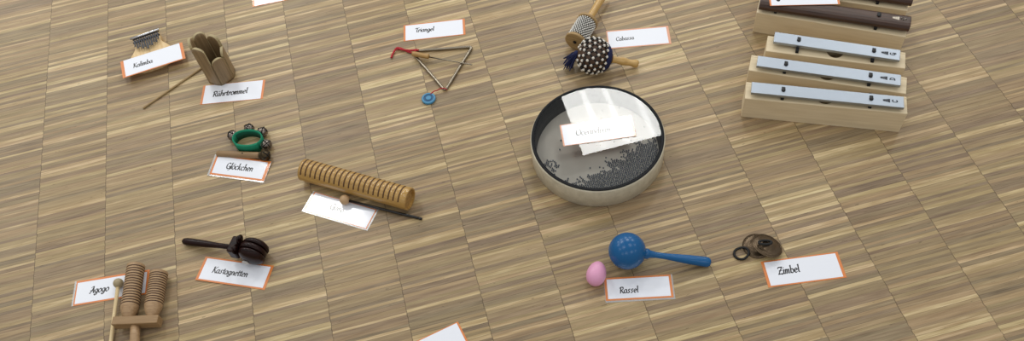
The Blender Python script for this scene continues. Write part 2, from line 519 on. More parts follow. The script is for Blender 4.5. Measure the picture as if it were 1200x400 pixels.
def lettering(word, x0, y0, x1, y1, zf):
    """nib-written word from (x0,y0) to (x1,y1) on the baseline; zf(x,y) = height of the paper there"""
    W = sum(GL[c][1] for c in word) - .1
    s = math.hypot(x1 - x0, y1 - y0) / W
    ang = math.atan2(y1 - y0, x1 - x0)
    h, t = .135, .065
    na = math.radians(38)
    nib = [(h * math.cos(na) * i - t * math.sin(na) * j, h * math.sin(na) * i + t * math.cos(na) * j) for i in (-1, 1) for j in (-1, 1)]
    mb = MB(); adv = 0; k = 0
    for ch in word:
        strokes, w = GL[ch]
        for st in strokes:
            for (ax, ay), (bx, by) in zip(st, st[1:]):
                H = hull([(ax + dx, ay + dy) for dx, dy in nib] + [(bx + dx, by + dy) for dx, dy in nib])
                V = []
                for x, y in H:
                    x = (x + adv + .10 * y) * s; y *= s * 1.05
                    X = x0 + x * math.cos(ang) - y * math.sin(ang); Y = y0 + x * math.sin(ang) + y * math.cos(ang)
                    V.append((X, Y, zf(X, Y) + .00018 + .000004 * (k % 9)))
                mb.add(V, [list(range(len(V)))]); k += 1
        adv += w
    return mb

# ------------------------------------------------------------------ the word cards
def sheet(x0, x1, y0, y1, zf, dz, th, nx=14, ny=6, corner=.0):
    mb = MB(); V, F = [], []
    for lvl in (0, 1):
        for j in range(ny + 1):
            for i in range(nx + 1):
                x = x0 + (x1 - x0) * i / nx; y = y0 + (y1 - y0) * j / ny
                V.append((x, y, zf(x, y) + dz - (th if lvl else 0)))
    n = (nx + 1) * (ny + 1); I = lambda i, j, l: l * n + j * (nx + 1) + i
    for j in range(ny):
        for i in range(nx):
            F.append([I(i, j, 0), I(i + 1, j, 0), I(i + 1, j + 1, 0), I(i, j + 1, 0)])
            F.append([I(i, j, 1), I(i, j + 1, 1), I(i + 1, j + 1, 1), I(i + 1, j, 1)])
    for i in range(nx):
        F.append([I(i, 0, 0), I(i, 0, 1), I(i + 1, 0, 1), I(i + 1, 0, 0)])
        F.append([I(i, ny, 0), I(i + 1, ny, 0), I(i + 1, ny, 1), I(i, ny, 1)])
    for j in range(ny):
        F.append([I(0, j, 0), I(0, j + 1, 0), I(0, j + 1, 1), I(0, j, 1)])
        F.append([I(nx, j, 0), I(nx, j, 1), I(nx, j + 1, 1), I(nx, j + 1, 0)])
    return mb.add(V, F)

def card(label, c, ang, L, H, z, border, word=None, text=None, tilt=(0, 0, 0, 0), curl=0, margin=None, pale=False):
    """border = left, right, top, bottom orange widths in mm; tilt = extra height at TL, TR, BR, BL"""
    hx, hy = L / 2, H / 2
    def zf(x, y):
        u = (x + hx) / L; v = (y + hy) / H
        e = tilt[3] * (1 - u) * (1 - v) + tilt[2] * u * (1 - v) + tilt[1] * u * v + tilt[0] * (1 - u) * v
        return e + curl * (2 * abs(u - .5)) ** 3
    th = .0007
    bl, br, bt, bb = (v / 1000 for v in border)
    o = sheet(-hx, hx, -hy, hy, zf, th, th).build('word_card', M['pale_orange'] if pale else M['orange'], None, (c[0], c[1], z), (0, 0, math.radians(ang)))
    tag(o, label, 'card')
    sheet(-hx + bl, hx - br, -hy + bb, hy - bt, zf, th + .00012, .0001).build('white_panel', M['white'], o)
    if word:
        lettering(word, *text, lambda x, y: zf(x, y) + th).build('lettering', M['ink'], o)
    if margin:
        ml, mr, mt, mb_ = (v / 1000 for v in margin)
        m = MB()
        zf2 = lambda x, y: zf(max(-hx, min(hx, x)), max(-hy, min(hy, y)))
        for x0, x1, y0, y1 in ((-hx - ml, -hx, -hy - mb_, hy + mt), (hx, hx + mr, -hy - mb_, hy + mt), (-hx, hx, hy, hy + mt), (-hx, hx, -hy - mb_, -hy)):
            if x1 - x0 > 1e-5 and y1 - y0 > 1e-5:
                q = sheet(x0, x1, y0, y1, zf2, th * .8, .0004, 8, 2); m.add(q.v, q.f)
        m.build('clear_margin', M['clear'], o)
    return o

card('orange edged word card reading Kalimba, lying on the thumb piano', (.2888, 1.7553), 6.2, .165, .0626, .0186, (8, 8, 0, 3), 'Kalimba', (-.052, -.0064, -.002, -.0086))
card('word card reading Rührtrommel below the brown slatted wooden drum', (.4822, 1.5932), -11.25, .1614, .0631, 0, (6, 6, 1, 1), 'Rührtrommel', (-.051, -.0096, .0376, -.0078))
card('orange framed word card reading Glöckchen leaning on the bell stick handle', (.4835, 1.3424), -25.6, .1396, .0545, .0002, (4.5, 7, 4, 4.5), 'Glöckchen', (-.035, -.0068, .032, -.0057), tilt=(.007, .004, 0, .001), margin=(5, 1, 0, 4))
card('glaring word card with hardly readable writing under the black guiro rod', (.6988, 1.1518), -35.1, .1618, .0545, 0, (3, 2.5, 2, 1.5), 'Guiro', (-.026, -.004, .008, -.004), margin=(4, 4, 1, 3))
card('word card reading Agogo partly under the grooved double wood block', (.1763, 1.1015), -6.25, .164, .0622, 0, (3, 5, 5, 4), 'Agogo', (-.0484, -.0062, -.0065, -.0069), margin=(4, 0, 0, 0))
card('orange framed word card reading Kastagnetten in front of the castanets', (.4486, 1.0575), -25.2, .1637, .0607, 0, (6, 6, 4, 4), 'Kastagnetten', (-.0517, -.0068, .0307, -.0061), tilt=(0, 0, 0, .002))
card('word card reading Triangel above the steel triangle', (1.0185, 1.6385), -10.2, .1618, .0578, 0, (5, 6, 2.5, 2), 'Triangel', (-.0505, -.0012, -.0015, -.003))
card('word card reading Cabassa beside the two beaded shakers', (1.5093, 1.4429), -12.25, .1575, .0622, 0, (3, 6, 4, 3), 'Cabassa', (-.0565, -.0066, -.0119, -.0054), pale=True)
card('glare paled word card lying on the round ocean drum', (1.3088, 1.1450), -7.6, .1654, .0610, .0612, (3.5, 5, 2, 1.5), 'Oceandrum', (-.050, -.006, .0285, -.009), pale=True)  # paler border colour: lamp glare put into the orange
card('orange framed word card reading Rassel below the blue maraca', (1.2804, .7693), -13.15, .1393, .0538, 0, (5, 5, 4, 4), 'Rassel', (-.0397, -.0110, -.0015, -.0107), margin=(1, 3, 0, 4))
card('word card reading Zimbel beside the bronze finger cymbals', (1.6181, .7119), -8.4, .1613, .0615, 0, (6, 6, 3, 3), 'Zimbel', (-.0525, -.0044, -.0081, -.0043))
# cut off by the frame: bottom centre, top left, and the one across the rosewood bars
def card_at_corner(label, corner, cs, ang, L, H, z, border):
    a = math.radians(ang); dx, dy = -cs[0] * L / 2, -cs[1] * H / 2
    return card(label, (corner[0] + dx * math.cos(a) - dy * math.sin(a), corner[1] + dx * math.sin(a) + dy * math.cos(a)), ang, L, H, z, border)
card_at_corner('white card cut off at the bottom edge, only its upper right corner showing', (.8996, .8014), (1, 1), 11.6, .162, .062, 0, (6, 4, 2, 3))
card_at_corner('white card cut off at the top edge above the thumb piano', (.5578, 1.8879), (-1, -1), -3.2, .162, .062, 0, (6, 6, 2, 2))
card_at_corner('orange edged white card lying across the dark rosewood bars', (1.8055, 1.3549), (-1, -1), -17.3, .163, .062, .0935, (4, 5, 2, 1))

# ------------------------------------------------------------------ kalimba
t = thing('thumb_piano', 'small pale wood thumb piano with metal tines, half under its word card', 'thumb piano', (.2717, 1.852, 0), 9.0)
half = [(.0360, -.002), (.0368, -.010), (.0350, -.020), (.0340, -.029), (.0380, -.040), (.0470, -.053), (.0530, -.064), (.0545, -.076), (.0540, -.090), (.051, -.101), (.044, -.109), (.032, -.114), (.016, -.117)]
out = [(x, y) for x, y in half] + [(-x, y) for x, y in half[::-1]]
prism(MB(), out, 0, .018, .0015).build('board', M['kalwood'], t)
mb = MB(); lathe(mb, [(0, .0030), (.078, .0030)], (-.039, -.0015, .0270), (1, 0, 0), 14)
mb.build('pressure_bar', M['chrome'], t)
mb = MB(); box(mb, (0, -.0125, .0195), .072, .004, .005, .0006); box(mb, (0, .002, .0205), .072, .003, .006, .0006)
mb.build('bridge', M['darksteel'], t)
for i in range(11):
    x = -.031 + .0062 * i
    ln = .034 + .018 * (1 - abs(i - 5) / 5.5) + (.006 if i % 2 else 0)
    mb = MB()
    V = []
    for k, (yy, zz) in enumerate(((.004, .0235), (-.004, .0232), (-.0125, .0226), (-.03, .0245), (-ln, .0262))):
        w = .0019 if k < 4 else .0025
        V += [(x - w, yy, zz), (x + w, yy, zz), (x + w, yy, zz + .0009), (x - w, yy, zz + .0009)]
    F = [[0, 1, 2, 3], [19, 18, 17, 16]]
    for k in range(4):
        for e in range(4):
            F.append([k * 4 + e, k * 4 + (e + 1) % 4, k * 4 + 4 + (e + 1) % 4, k * 4 + 4 + e])
    mb.add(V, F).build('tine', M['darksteel'], t)

# ------------------------------------------------------------------ standing stir drum of staves, and its stick
t = thing('slit_drum', 'brown wooden drum standing upright, a ring of round topped slats of unequal height', 'wooden drum', (.4581, 1.6616, 0), math.degrees(math.atan2(-.959, .283)))
def slat(al, wdeg, hgt, ro=.0350, th=.0065):
    """upright arc slat; al = turn from the front, counter-clockwise seen from above; rounded top"""
    mb = MB(); nw, nh = 10, 12
    V, F = [], []
    hw = math.radians(wdeg) / 2; hwm = hw * ro
    for lvl in (0, 1):
        rr = ro - th * lvl
        for j in range(nh + 1):
            for i in range(nw + 1):
                w = -1 + 2 * i / nw
                top = hgt - hwm * .75 * (1 - math.sqrt(max(0, 1 - w * w * .98)))
                q = math.radians(al) + hw * w
                fl = math.cos(hw * w) ** -.5
                V.append((rr * math.cos(q) * fl, rr * math.sin(q) * fl, .0005 + (top - .0005) * j / nh))
    n = (nw + 1) * (nh + 1); I = lambda i, j, l: l * n + j * (nw + 1) + i
    for j in range(nh):
        for i in range(nw):
            F.append([I(i, j, 0), I(i + 1, j, 0), I(i + 1, j + 1, 0), I(i, j + 1, 0)])
            F.append([I(i, j, 1), I(i, j + 1, 1), I(i + 1, j + 1, 1), I(i + 1, j, 1)])
    mb.add(V, F, True)
    E = []
    for i in range(nw): E += [[I(i, 0, 0), I(i, 0, 1), I(i + 1, 0, 1), I(i + 1, 0, 0)], [I(i, nh, 0), I(i + 1, nh, 0), I(i + 1, nh, 1), I(i, nh, 1)]]
    for j in range(nh): E += [[I(0, j, 0), I(0, j + 1, 0), I(0, j + 1, 1), I(0, j, 1)], [I(nw, j, 0), I(nw, j, 1), I(nw, j + 1, 1), I(nw, j + 1, 0)]]
    o = len(mb.v) - len(V)
    for f in E: mb.f.append([a + o for a in f]); mb.sm.append(False); mb.mi.append(1)
    return mb.build('slat', [M['slit'], M['slitin']], t)
for al, w_, h_ in ((-49, 58, .131), (11, 58, .084), (70, 56, .090), (130, 57, .113), (-170, 56, .128), (-110, 57, .136)):
    slat(al, w_, h_)
mb = MB(); lathe(mb, [(.0, .0270), (.001, .0278), (.013, .0278), (.014, .0270)], (0, 0, 0), (0, 0, 1), 40); mb.build('base_block', M['slit'], t)
p, q = (.2535, 1.6105), (.4480, 1.7250)
rz, ln = toward(p, q)
o = lathe(MB(), [(0, .0016), (.002, .0024), (ln - .002, .0026), (ln, .0018)], (0, 0, .0027), (1, 0, 0), 12).build('drum_stick', M['stick'], None, (p[0], p[1], 0), (0, 0, math.radians(rz)))
tag(o, 'thin plain wooden stick on the floor, left of the upright slatted drum', 'stick')

# ------------------------------------------------------------------ jingle bells
def jingle(parent, c, r, m, slot_dir=(0, 0, 1), name='jingle_bell'):
    mb = MB(); ellipsoid(mb, c, r, r, r * .97, 28, 18)
    lathe(mb, [(-r * .06, r * .99), (-r * .04, r * 1.05), (r * .04, r * 1.05), (r * .06, r * .99)], c, slot_dir, 28)
    o = mb.build(name, m, parent)
    a, u, w = frame(slot_dir); c = Vector(c); s = MB()
    for d in (u, w):                       # the crossed sound slots of a sleigh bell
        pts = [c + (a * math.cos(q) + d * math.sin(q)) * r * 1.004 for q in [(-.95 + 1.9 * i / 12) for i in range(13)]]
        tube(s, pts, r * .085, 6)
    for e in (-.95, .95):
        for d in (u, w):
            ellipsoid(s, c + (a * math.cos(e) + d * math.sin(e)) * r * .97, r * .17, r * .17, r * .17, 10, 6)
    s.build('sound_slot', M['hole'], o)
    return o

t = thing('wrist_bells', 'green fabric wrist strap with four nickel jingle bells', 'bells', (.5130, 1.4095, 0), -20)
def band(a0, a1, grow, z0, z1, thick, m, name, a=.0345, b=.0228, n=48):
    mb = MB(); V, F = [], []
    for i in range(n + 1):
        q = math.radians(a0 + (a1 - a0) * i / n)
        g = grow * i / n if grow else 0
        wob = .0012 * math.sin(3 * q)
        for rr, zz in ((0, z0), (thick, z0), (thick, z1 + wob), (0, z1 + wob)):
            V.append(((a + g + rr) * math.cos(q), (b + g + rr) * math.sin(q), zz))
    for i in range(n):
        for e in range(4):
            F.append([i * 4 + e, i * 4 + (e + 1) % 4, i * 4 + 4 + (e + 1) % 4, i * 4 + 4 + e])
    F += [[0, 1, 2, 3], [n * 4 + 3, n * 4 + 2, n * 4 + 1, n * 4]]
    mb.add(V, F, True)
    return mb.build(name, m, t)
band(-130, 232, .0, 0, .027, .0030, M['green'], 'strap')
band(-125, -40, .0012, .0008, .0290, .0024, M['green'], 'strap_flap', .0377, .0260, 20)
band(20, 160, 0, .003, .022, .0006, M['greendark'], 'hook_tape', .0336, .0219, 24)
for (x, y, z, d) in ((-.0455, .0150, .0125, (-.5, .2, .8)), (-.0090, .0368, .0135, (0, .3, .9)), (.0270, .0280, .0135, (.3, .2, .9)), (.0465, -.0085, .0125, (.4, -.3, .8))):
    jingle(t, (x, y, z), .0126, M['bell'], d)

p, q = (.4330, 1.3982), (.5482, 1.3528)
rz, ln = toward(p, q)
t = thing('bell_stick', 'brown stick with a dark round bell on its end, behind the Glöckchen card', 'bell stick', (p[0], p[1], 0), rz)
ax = Vector((ln, 0, .0042)).normalized()
mb = MB(); lathe(mb, [(0, .0055), (.002, .0078), (.05, .0082), (.100, .0080), (ln - .010, .0076)], (0, 0, .0082), ax, 24); mb.build('handle', M['bellhandle'], t)
jingle(t, (ln, 0, .0125), .0125, M['bronzebell'], (.7, -.3, .6), 'round_bell')
mb = MB(); lathe(mb, [(0, .0074), (.0005, .0096), (.004, .0098), (.0055, .008)], (ln - .0145, 0, .0122), (1, 0, 0), 20); mb.build('ferrule', M['bronzebell'], t)
mb = MB(); ellipsoid(mb, (.068, -.001, .0186), .0022, .0014, .0006, 10, 6); mb.build('hanging_hole', M['hole'], t)

# ------------------------------------------------------------------ guiro and its rod
p, q = (.6359, 1.2716), (.8605, 1.1148)
rz, ln = toward(p, q)
t = thing('guiro', 'thick golden wooden scraper tube with many cut ridges', 'guiro', (p[0], p[1], 0), rz)
RG = .0262
mb = MB(); V, F, mi = [], [], []
NR = 21; pitch = (ln - .012) / NR
prof = [(0, 1, 0), (.004, 1, 0)]
x = .006
for k in range(NR):
    prof += [(x, 1, 1), (x + .0012, .944, 1), (x + .0026, .944, 1), (x + .0038, 1, 0), (x + pitch * .7, 1.012, 0)]
    x += pitch
prof += [(ln - .002, 1, 0), (ln, .97, 0)]
seg = 64
for s_, k, _ in prof:
    for i in range(seg):
        q_ = 2 * PI * i / seg                    # 0 = up; ridges only on the upper side, the underside is smooth
        up = math.cos(q_ - math.radians(20))
        dep = max(0, min(1, (up - .02) / .16))
        r = RG * (1 + (k - 1) * dep)
        V.append((s_, r * math.sin(q_), RG + r * math.cos(q_)))
for j in range(len(prof) - 1):
    for i in range(seg):
        i2 = (i + 1) % seg
        F.append([j * seg + i, j * seg + i2, (j + 1) * seg + i2, (j + 1) * seg + i])
        up = math.cos(2 * PI * (i + .5) / seg - math.radians(20))
        mi.append(1 if (prof[j][2] and prof[j + 1][1] < .96 and up > .10) else 0)
F.append(list(range(seg))); mi.append(0)
# open far end: rim and hollow
o0 = (len(prof) - 1) * seg
mb.v += [Vector(v) for v in V]; mb.f += F; mb.sm += [len(f) == 4 for f in F]; mb.mi += mi
rim = []
for rr, xx in ((.86, ln), (.84, ln - .006)):
    rim.append(len(mb.v))
    mb.v += [Vector((xx, RG * rr * math.sin(2 * PI * i / seg), RG + RG * rr * math.cos(2 * PI * i / seg))) for i in range(seg)]
for A, B in ((o0, rim[0]), (rim[0], rim[1])):
    for i in range(seg):
        i2 = (i + 1) % seg
        mb.f.append([A + i, A + i2, B + i2, B + i]); mb.sm.append(False); mb.mi.append(0)
mb.build('ridged_tube', [M['bamboo'], M['groove']], t)
mb = MB(); lathe(mb, [(0, RG * .845), (.003, RG * .845)], (ln - .009, 0, RG), (1, 0, 0), 48); mb.build('end_disc', M['bambooend'], t)

p, q = (.7150, 1.1680), (.8757, 1.0700)
rz, ln = toward(p, q)
t = thing('guiro_scraper', 'black rod with a pale wooden ball, lying across the glaring card', 'scraper', (p[0], p[1], 0), rz)
mb = MB(); ellipsoid(mb, (0, 0, .0126), .0118, .0118, .0118); mb.build('ball', M['malletball'], t)
ax = Vector((ln, 0, -.0095))
mb = MB(); lathe(mb, [(0, .0031), (ax.length - .012, .0031), (ax.length - .0115, .0026), (ax.length - .0105, .0026), (ax.length - .010, .0032), (ax.length - .001, .0032), (ax.length, .002)], (0, 0, .0128), ax, 16); mb.build('rod', M['darkrod'], t)

# ------------------------------------------------------------------ castanets on a handle
p, q = (.3485, 1.1673), (.5012, 1.0821)
rz, ln = toward(p, q)
t = thing('handle_castanet', 'dark brown castanets on a handle behind the card reading Kastagnetten', 'castanets', (p[0], p[1], 0), rz)
rc = .0300
ax = Vector((ln - .045, 0, .020))
mb = MB(); L_ = ax.length
lathe(mb, [(-.010, 0), (-.0088, .0042), (-.005, .0072), (.003, .0086), (.020, .0088), (.055, .0078), (.085, .0062), (L_, .0054)], (0, 0, .0088), ax, 28)
mb.build('handle', M['cast'], t)
mb = MB(); box(mb, (ln - .040, 0, rc + .001), .022, .040, .034, .004)
lathe(mb, [(-.006, rc * .9), (-.005, rc), (.005, rc), (.006, rc * .9)], (ln, 0, rc), (0, 1, 0), 40)
mb.build('paddle', M['cast'], t)
for sgn in (-1, 1):
    mb = MB()
    lathe(mb, [(0, rc * .90), (.0015, rc * .99), (.005, rc), (.010, rc * .93), (.0145, rc * .70), (.0170, rc * .40), (.0178, 0)], (ln + .002, sgn * .0078, rc), (0, sgn, 0), 40)
    mb.build('shell', M['cast'], t)
mb = MB()
for y_ in (-.012, .012):
    tube(mb, [(ln - .031, y_ + .010 * math.cos(q_), rc + .017 + .010 * math.sin(q_)) for q_ in [2 * PI * i / 16 for i in range(16)]], .0022, 8, True)
    ellipsoid(mb, (ln - .031, y_ * 1.1, rc + .024), .0058, .0052, .0045, 14, 8)
mb.build('binding_cord', M['cast'], t)
mb = MB(); ellipsoid(mb, (ln - .010, -.0262, .0200), .0085, .0030, .0058, 18, 10)  # pale ellipsoid modelled in place of the gloss highlight on the shell dome
mb.build('shell_highlight', M['castglint'], t)['label'] = 'pale oval standing in for a highlight on the front shell'

# ------------------------------------------------------------------ agogo block and mallet
bc = (.2410, .9850); brz = -14.0
t = thing('wooden_agogo', 'grooved wooden double block with two tubes, crossbar and handle', 'agogo', (bc[0], bc[1], 0), brz)
ca, sa = math.cos(math.radians(-brz)), math.sin(math.radians(-brz))
def loc2(x, y):
    dx, dy = x - bc[0], y - bc[1]
    return (dx * ca - dy * sa, dx * sa + dy * ca)
mb = MB(); box(mb, (.0005, 0, .0215), .100, .019, .024, .0016); mb.build('crossbar', M['agobar'], t)
for (base, tip, n) in (((.2212, 1.0005), (.2392, 1.1285), 15), ((.2712, .9885), (.2898, 1.0945), 13)):
    b2, t2 = loc2(*base), loc2(*tip)
    L_ = math.hypot(t2[0] - b2[0], t2[1] - b2[1])
    pr = [(-.002, .0085), (0, .0095), (.010, .0145), (.022, .0182), (.028, .0190)]; ms = [0] * 4
    x = .0295; pt = (L_ - .003 - x) / n
    for k in range(n):
        pr += [(x, .0190), (x + .0005, .0180), (x + .0019, .0180), (x + .0024, .0191)]; ms += [0, 1, 1, 1]
        x += pt
    pr += [(L_, .0190), (L_, .0155), (L_ - .02, .0140)]; ms += [0, 0, 1]
    mb = MB(); lathe(mb, pr, (b2[0], b2[1], .0193), (t2[0] - b2[0], t2[1] - b2[1], 0), 40, mis=ms)
    mb.build('sound_tube', [M['agowood'], M['agogroove']], t)
h0, h1 = loc2(.2366, .9760), loc2(.2265, .860)
mb = MB(); d = Vector((h1[0] - h0[0], h1[1] - h0[1], -.009)); lathe(mb, [(-.004, .0098), (.02, .0100), (.09, .0108), (d.length - .004, .0108), (d.length, .007)], (h0[0], h0[1], .0200), d, 28)
mb.build('handle', M['agowood'], t)
p, q = (.1964, 1.1006), (.1660, .865)
rz, ln = toward(p, q)
t = thing('agogo_mallet', 'pale wooden mallet with round greyish head beside the grooved double block', 'mallet', (p[0], p[1], 0), rz)
mb = MB(); ellipsoid(mb, (0, 0, .0118), .0110, .0110, .0110); mb.build('head', M['greyball'], t)
ax = Vector((ln, 0, -.0075)); mb = MB(); lathe(mb, [(.008, .0040), (ax.length, .0044)], (0, 0, .0118), ax, 20); mb.build('shaft', M['malletwood'], t)

# ------------------------------------------------------------------ triangle, beater
t = thing('triangle', 'steel triangle with red cord and a blue wooden disc tied to it', 'triangle', (1.0165, 1.5140, 0), 0)
def loc(x, y, z): return (x - 1.0165, y - 1.5140, z)
def corner(A, Bp, C, r=.010, n=6):
    A, Bp, C = Vector(A), Vector(Bp), Vector(C)
    d1, d2 = (A - Bp).normalized(), (C - Bp).normalized()
    s, e = Bp + d1 * r, Bp + d2 * r
    return [(1 - k / n) ** 2 * s + 2 * (k / n) * (1 - k / n) * Bp + (k / n) ** 2 * e for k in range(n + 1)]
zr = .0036
a0, B_, C_, a1 = (.9600, 1.5770, zr), (1.1000, 1.5450, zr), (1.0030, 1.4225, zr), (.9520, 1.5635, zr)
path = [a0] + corner(a0, B_, C_) + corner(B_, C_, a1) + [a1]
tube(MB(), [loc(*p_) for p_ in path], .0036, 28).build('rod', M['steel'], t)
mb = MB()
tube(mb, [loc(*p_) for p_ in smooth_path([(.8925, 1.5755, .003), (.9000, 1.5890, .0035), (.9125, 1.6010, .006), (.9220, 1.5935, .006), (.9330, 1.5880, .005), (.9450, 1.5815, .006), (.9560, 1.5765, .0085), (.9620, 1.5735, .0095), (.9650, 1.5780, .0040)])], .0026, 8)
tube(mb, [loc(*p_) for p_ in smooth_path([(.9140, 1.6040, .004), (.9240, 1.5980, .004), (.9350, 1.5850, .003), (.9460, 1.5760, .0035), (.9550, 1.5715, .0085), (.9600, 1.5790, .0080)])], .0022, 8)
ellipsoid(mb, loc(.9140, 1.6000, .005), .0058, .0045, .0045, 14, 8)
mb.build('red_cord', M['red'], t)
mb = MB(); tube(mb, [loc(*p_) for p_ in smooth_path([(.9660, 1.4210, .007), (.9760, 1.4270, .0065), (.9850, 1.4300, .004), (.9930, 1.4300, .0075), (1.0020, 1.4270, .0078), (1.0080, 1.4240, .004)])], .0014, 8)
mb.build('tie_cord', M['red'], t)
c = loc(.9585, 1.4105, 0)
bt = lathe(MB(), [(0, .0160), (.001, .0172), (.0055, .0174), (.0068, .0160), (.0068, .0125), (.0056, .0118), (.0056, .0075), (.0070, .0068), (.0076, .0035), (.0070, 0)], c, (0, 0, 1), 36, mis=[0, 0, 0, 0, 1, 1, 1, 0, 0])
bt = bt.build('blue_disc', [M['button'], M['buttondark']], t)
p, q = (.9470, 1.5615), (1.0856, 1.4802)
rz, ln = toward(p, q)
t = thing('triangle_beater', 'thin steel beater with short wooden grip lying across the triangle', 'beater', (p[0], p[1], 0), rz)
ax = Vector((ln, 0, -.0030))
mb = MB(); lathe(mb, [(0, .0046), (.0015, .0062), (.010, .0066), (.034, .0062), (.040, .0066), (.0415, .0068), (.0445, .0062), (.046, .0045)], (0, 0, .0138), ax, 22); mb.build('grip', M['corkwood'], t)
mb = MB(); lathe(mb, [(.040, .0016), (ax.length - .001, .0016), (ax.length, .001)], (0, 0, .0138 - .0012), ax + Vector((0, 0, -.0010)), 10); mb.build('steel_rod', M['steel'], t)

# ------------------------------------------------------------------ gourd cabasa
RGd = .0435
p, q = (1.3722, 1.3809), (1.4719, 1.3485)
rz, ln = toward(p, q)
t = thing('gourd_cabasa', 'round gourd shaker netted with white beads, blue tassel and wooden handle', 'cabasa', (p[0], p[1], 0), rz)
Zg = .0436
axg = Vector((ln, 0, -.030)).normalized()
mb = MB(); lathe(mb, [(-.041, 0), (-.039, .012), (-.033, .025), (-.020, .0365), (-.004, .0418), (.010, .0408), (.024, .0345), (.034, .0245), (.040, .0165), (.046, .0125)], (0, 0, Zg), axg, 40)
mb.build('gourd', M['gourd'], t)
mb = MB(); lathe(mb, [(.036, .0095), (.042, .0106), (.048, .0092), (.056, .0078), (.064, .0088), (.074, .0100), (.083, .0090), (.090, .0076), (.096, .0082), (.103, .0098), (.109, .0098), (.1125, .0080), (.1135, .004)], (0, 0, Zg), axg, 28)
mb.build('handle', M['handlewood'], t)
def gr(tt):
    P_ = [(-.041, 0), (-.039, .012), (-.033, .025), (-.020, .0365), (-.004, .0418), (.010, .0408), (.024, .0345), (.034, .0245), (.040, .0165)]
    for (a, ra), (b, rb) in zip(P_, P_[1:]):
        if a <= tt <= b: return ra + (rb - ra) * (tt - a) / (b - a)
    return .012
a_, u_, w_ = frame(axg)
beads, net = MB(), MB()
rows = [-.037, -.030, -.0195, -.008, .0035, .015, .0255]
nb = 14
pos = {}
for j, tt in enumerate(rows):
    r = gr(tt) + .0020
    for k in range(nb):
        if tt < -.034 and k % 2: continue
        q_ = 2 * PI * (k + .5 * (j % 2)) / nb
        c = Vector((0, 0, Zg)) + a_ * tt + (u_ * math.cos(q_) + w_ * math.sin(q_)) * r
        pos[(j, k)] = c
        br = .0037
        if c.z - br < .0005: continue
        ellipsoid(beads, c, br, br, br, 10, 7)
for (j, k), c in pos.items():
    for k2 in ((k, k - 1) if j % 2 == 0 else (k, k + 1)):
        c2 = pos.get((j + 1, k2 % nb))
        if c2: tube(net, [c, (c + c2) / 2 + ((c + c2) / 2 - Vector((0, 0, Zg))).normalized() * .0004, c2], .0016, 5)
o = beads.build('bead_net', M['bead'], t); o['kind'] = 'stuff'
net.build('net_cord', M['elastic'], t)
mb = MB()
for k in range(3): tube(mb, [Vector((0, 0, Zg)) + a_ * (.030 + .0042 * k) + (u_ * math.cos(q_) + w_ * math.sin(q_)) * (gr(.030 + .0042 * k) + .0032) for q_ in [2 * PI * i / 32 for i in range(32)]], .0030, 8, True)
mb.build('yarn_collar', M['navy'], t)
mb = MB()
# tassel: strands fall from the gourd's end to the floor
end = Vector((0, 0, Zg)) - a_ * .040
for k in range(60):
    sx = rnd.uniform(.010, .036); sy = rnd.gauss(.004, .012)
    tip = Vector((end.x - sx, end.y + sy, rnd.uniform(.003, .022)))
    mid = end.lerp(tip, .5) + Vector((0, rnd.uniform(-.003, .003), rnd.uniform(.001, .008)))
    tube(mb, smooth_path([end + Vector((.004, 0, rnd.uniform(-.004, .002))), mid, tip], 5), .0013, 5)
ellipsoid(mb, end + Vector((-.003, .001, -.003)), .007, .0075, .007, 14, 8)
mb.build('tassel', M['navy'], t)

# ------------------------------------------------------------------ cylinder cabasa (metal bead chains)
RA = .0275
p, q = (1.3488, 1.4570), (1.4512, 1.5742)
rz, _ = toward(p, q)
t = thing('cylinder_cabasa', 'cylinder shaker wound with steel bead chains between wooden discs', 'cabasa', (p[0], p[1], 0), rz)
for nm, x0 in (('front_disc', -.004), ('back_disc', .068)):
    mb = MB(); lathe(mb, [(0, RA * .93), (.0012, RA), (.0068, RA), (.008, RA * .93)], (x0, 0, RA), (1, 0, 0), 44); mb.build('end_disc', M['afuwood'], t)
mb = MB(); lathe(mb, [(0, .0225), (.070, .0225)], (.002, 0, RA), (1, 0, 0), 36); mb.build('core', M['afucore'], t)
mb = MB(); lathe(mb, [(0, .004), (.0012, .0048), (.0022, .004)], (-.0062, 0, RA), (1, 0, 0), 14); mb.build('screw', M['hole'], t)
beads = MB()
br = .0022
for j in range(13):
    for k in range(23):
        q_ = 2 * PI * k / 23 + j * .12
        c = (.0085 + j * .0047, (.0225 + br * .7) * math.cos(q_), RA + (.0225 + br * .7) * math.sin(q_))
        if c[2] > .010: ellipsoid(beads, c, br, br, br, 8, 5)
o = beads.build('bead_chain', M['steelbead'], t); o['kind'] = 'stuff'
mb = MB(); lathe(mb, [(.073, .0100), (.082, .0088), (.12, .0092), (.17, .0100), (.195, .0096), (.2, .006)], (0, 0, RA), (1, 0, 0), 26); mb.build('handle', M['handlewood'], t)

# ------------------------------------------------------------------ ocean drum
t = thing('ocean_drum', 'large round ocean drum with clear top and dark steel shot inside', 'drum', (1.3037, 1.1310, 0))
RO, HO = .1515, .060
mb = MB(); lathe(mb, [(.0, RO - .008), (.0, RO - .002), (.002, RO), (HO - .004, RO), (HO - .001, RO - .0015), (HO - .0012, RO - .004), (.0, RO - .008)], (0, 0, 0), (0, 0, 1), 96); mb.build('shell', M['drumwood'], t)
mb = MB(); lathe(mb, [(.004, RO - .0082), (HO - .004, RO - .0062), (HO + .0004, RO - .0022), (HO + .0012, RO - .0045), (HO + .0002, RO - .0100), (.004, RO - .0120), (.004, RO - .0082)], (0, 0, 0), (0, 0, 1), 96); mb.build('black_lining', M['drumblack'], t)
mb = MB(); lathe(mb, [(0, RO - .009), (.0025, RO - .009)], (0, 0, .005), (0, 0, 1), 96); mb.build('lower_head', M['skin'], t)
mb = MB(); lathe(mb, [(0, 0), (0, RO - .006)], (0, 0, HO + .0003), (0, 0, 1), 96, smooth=False)
mb.f.pop(); mb.sm.pop(); mb.mi.pop()
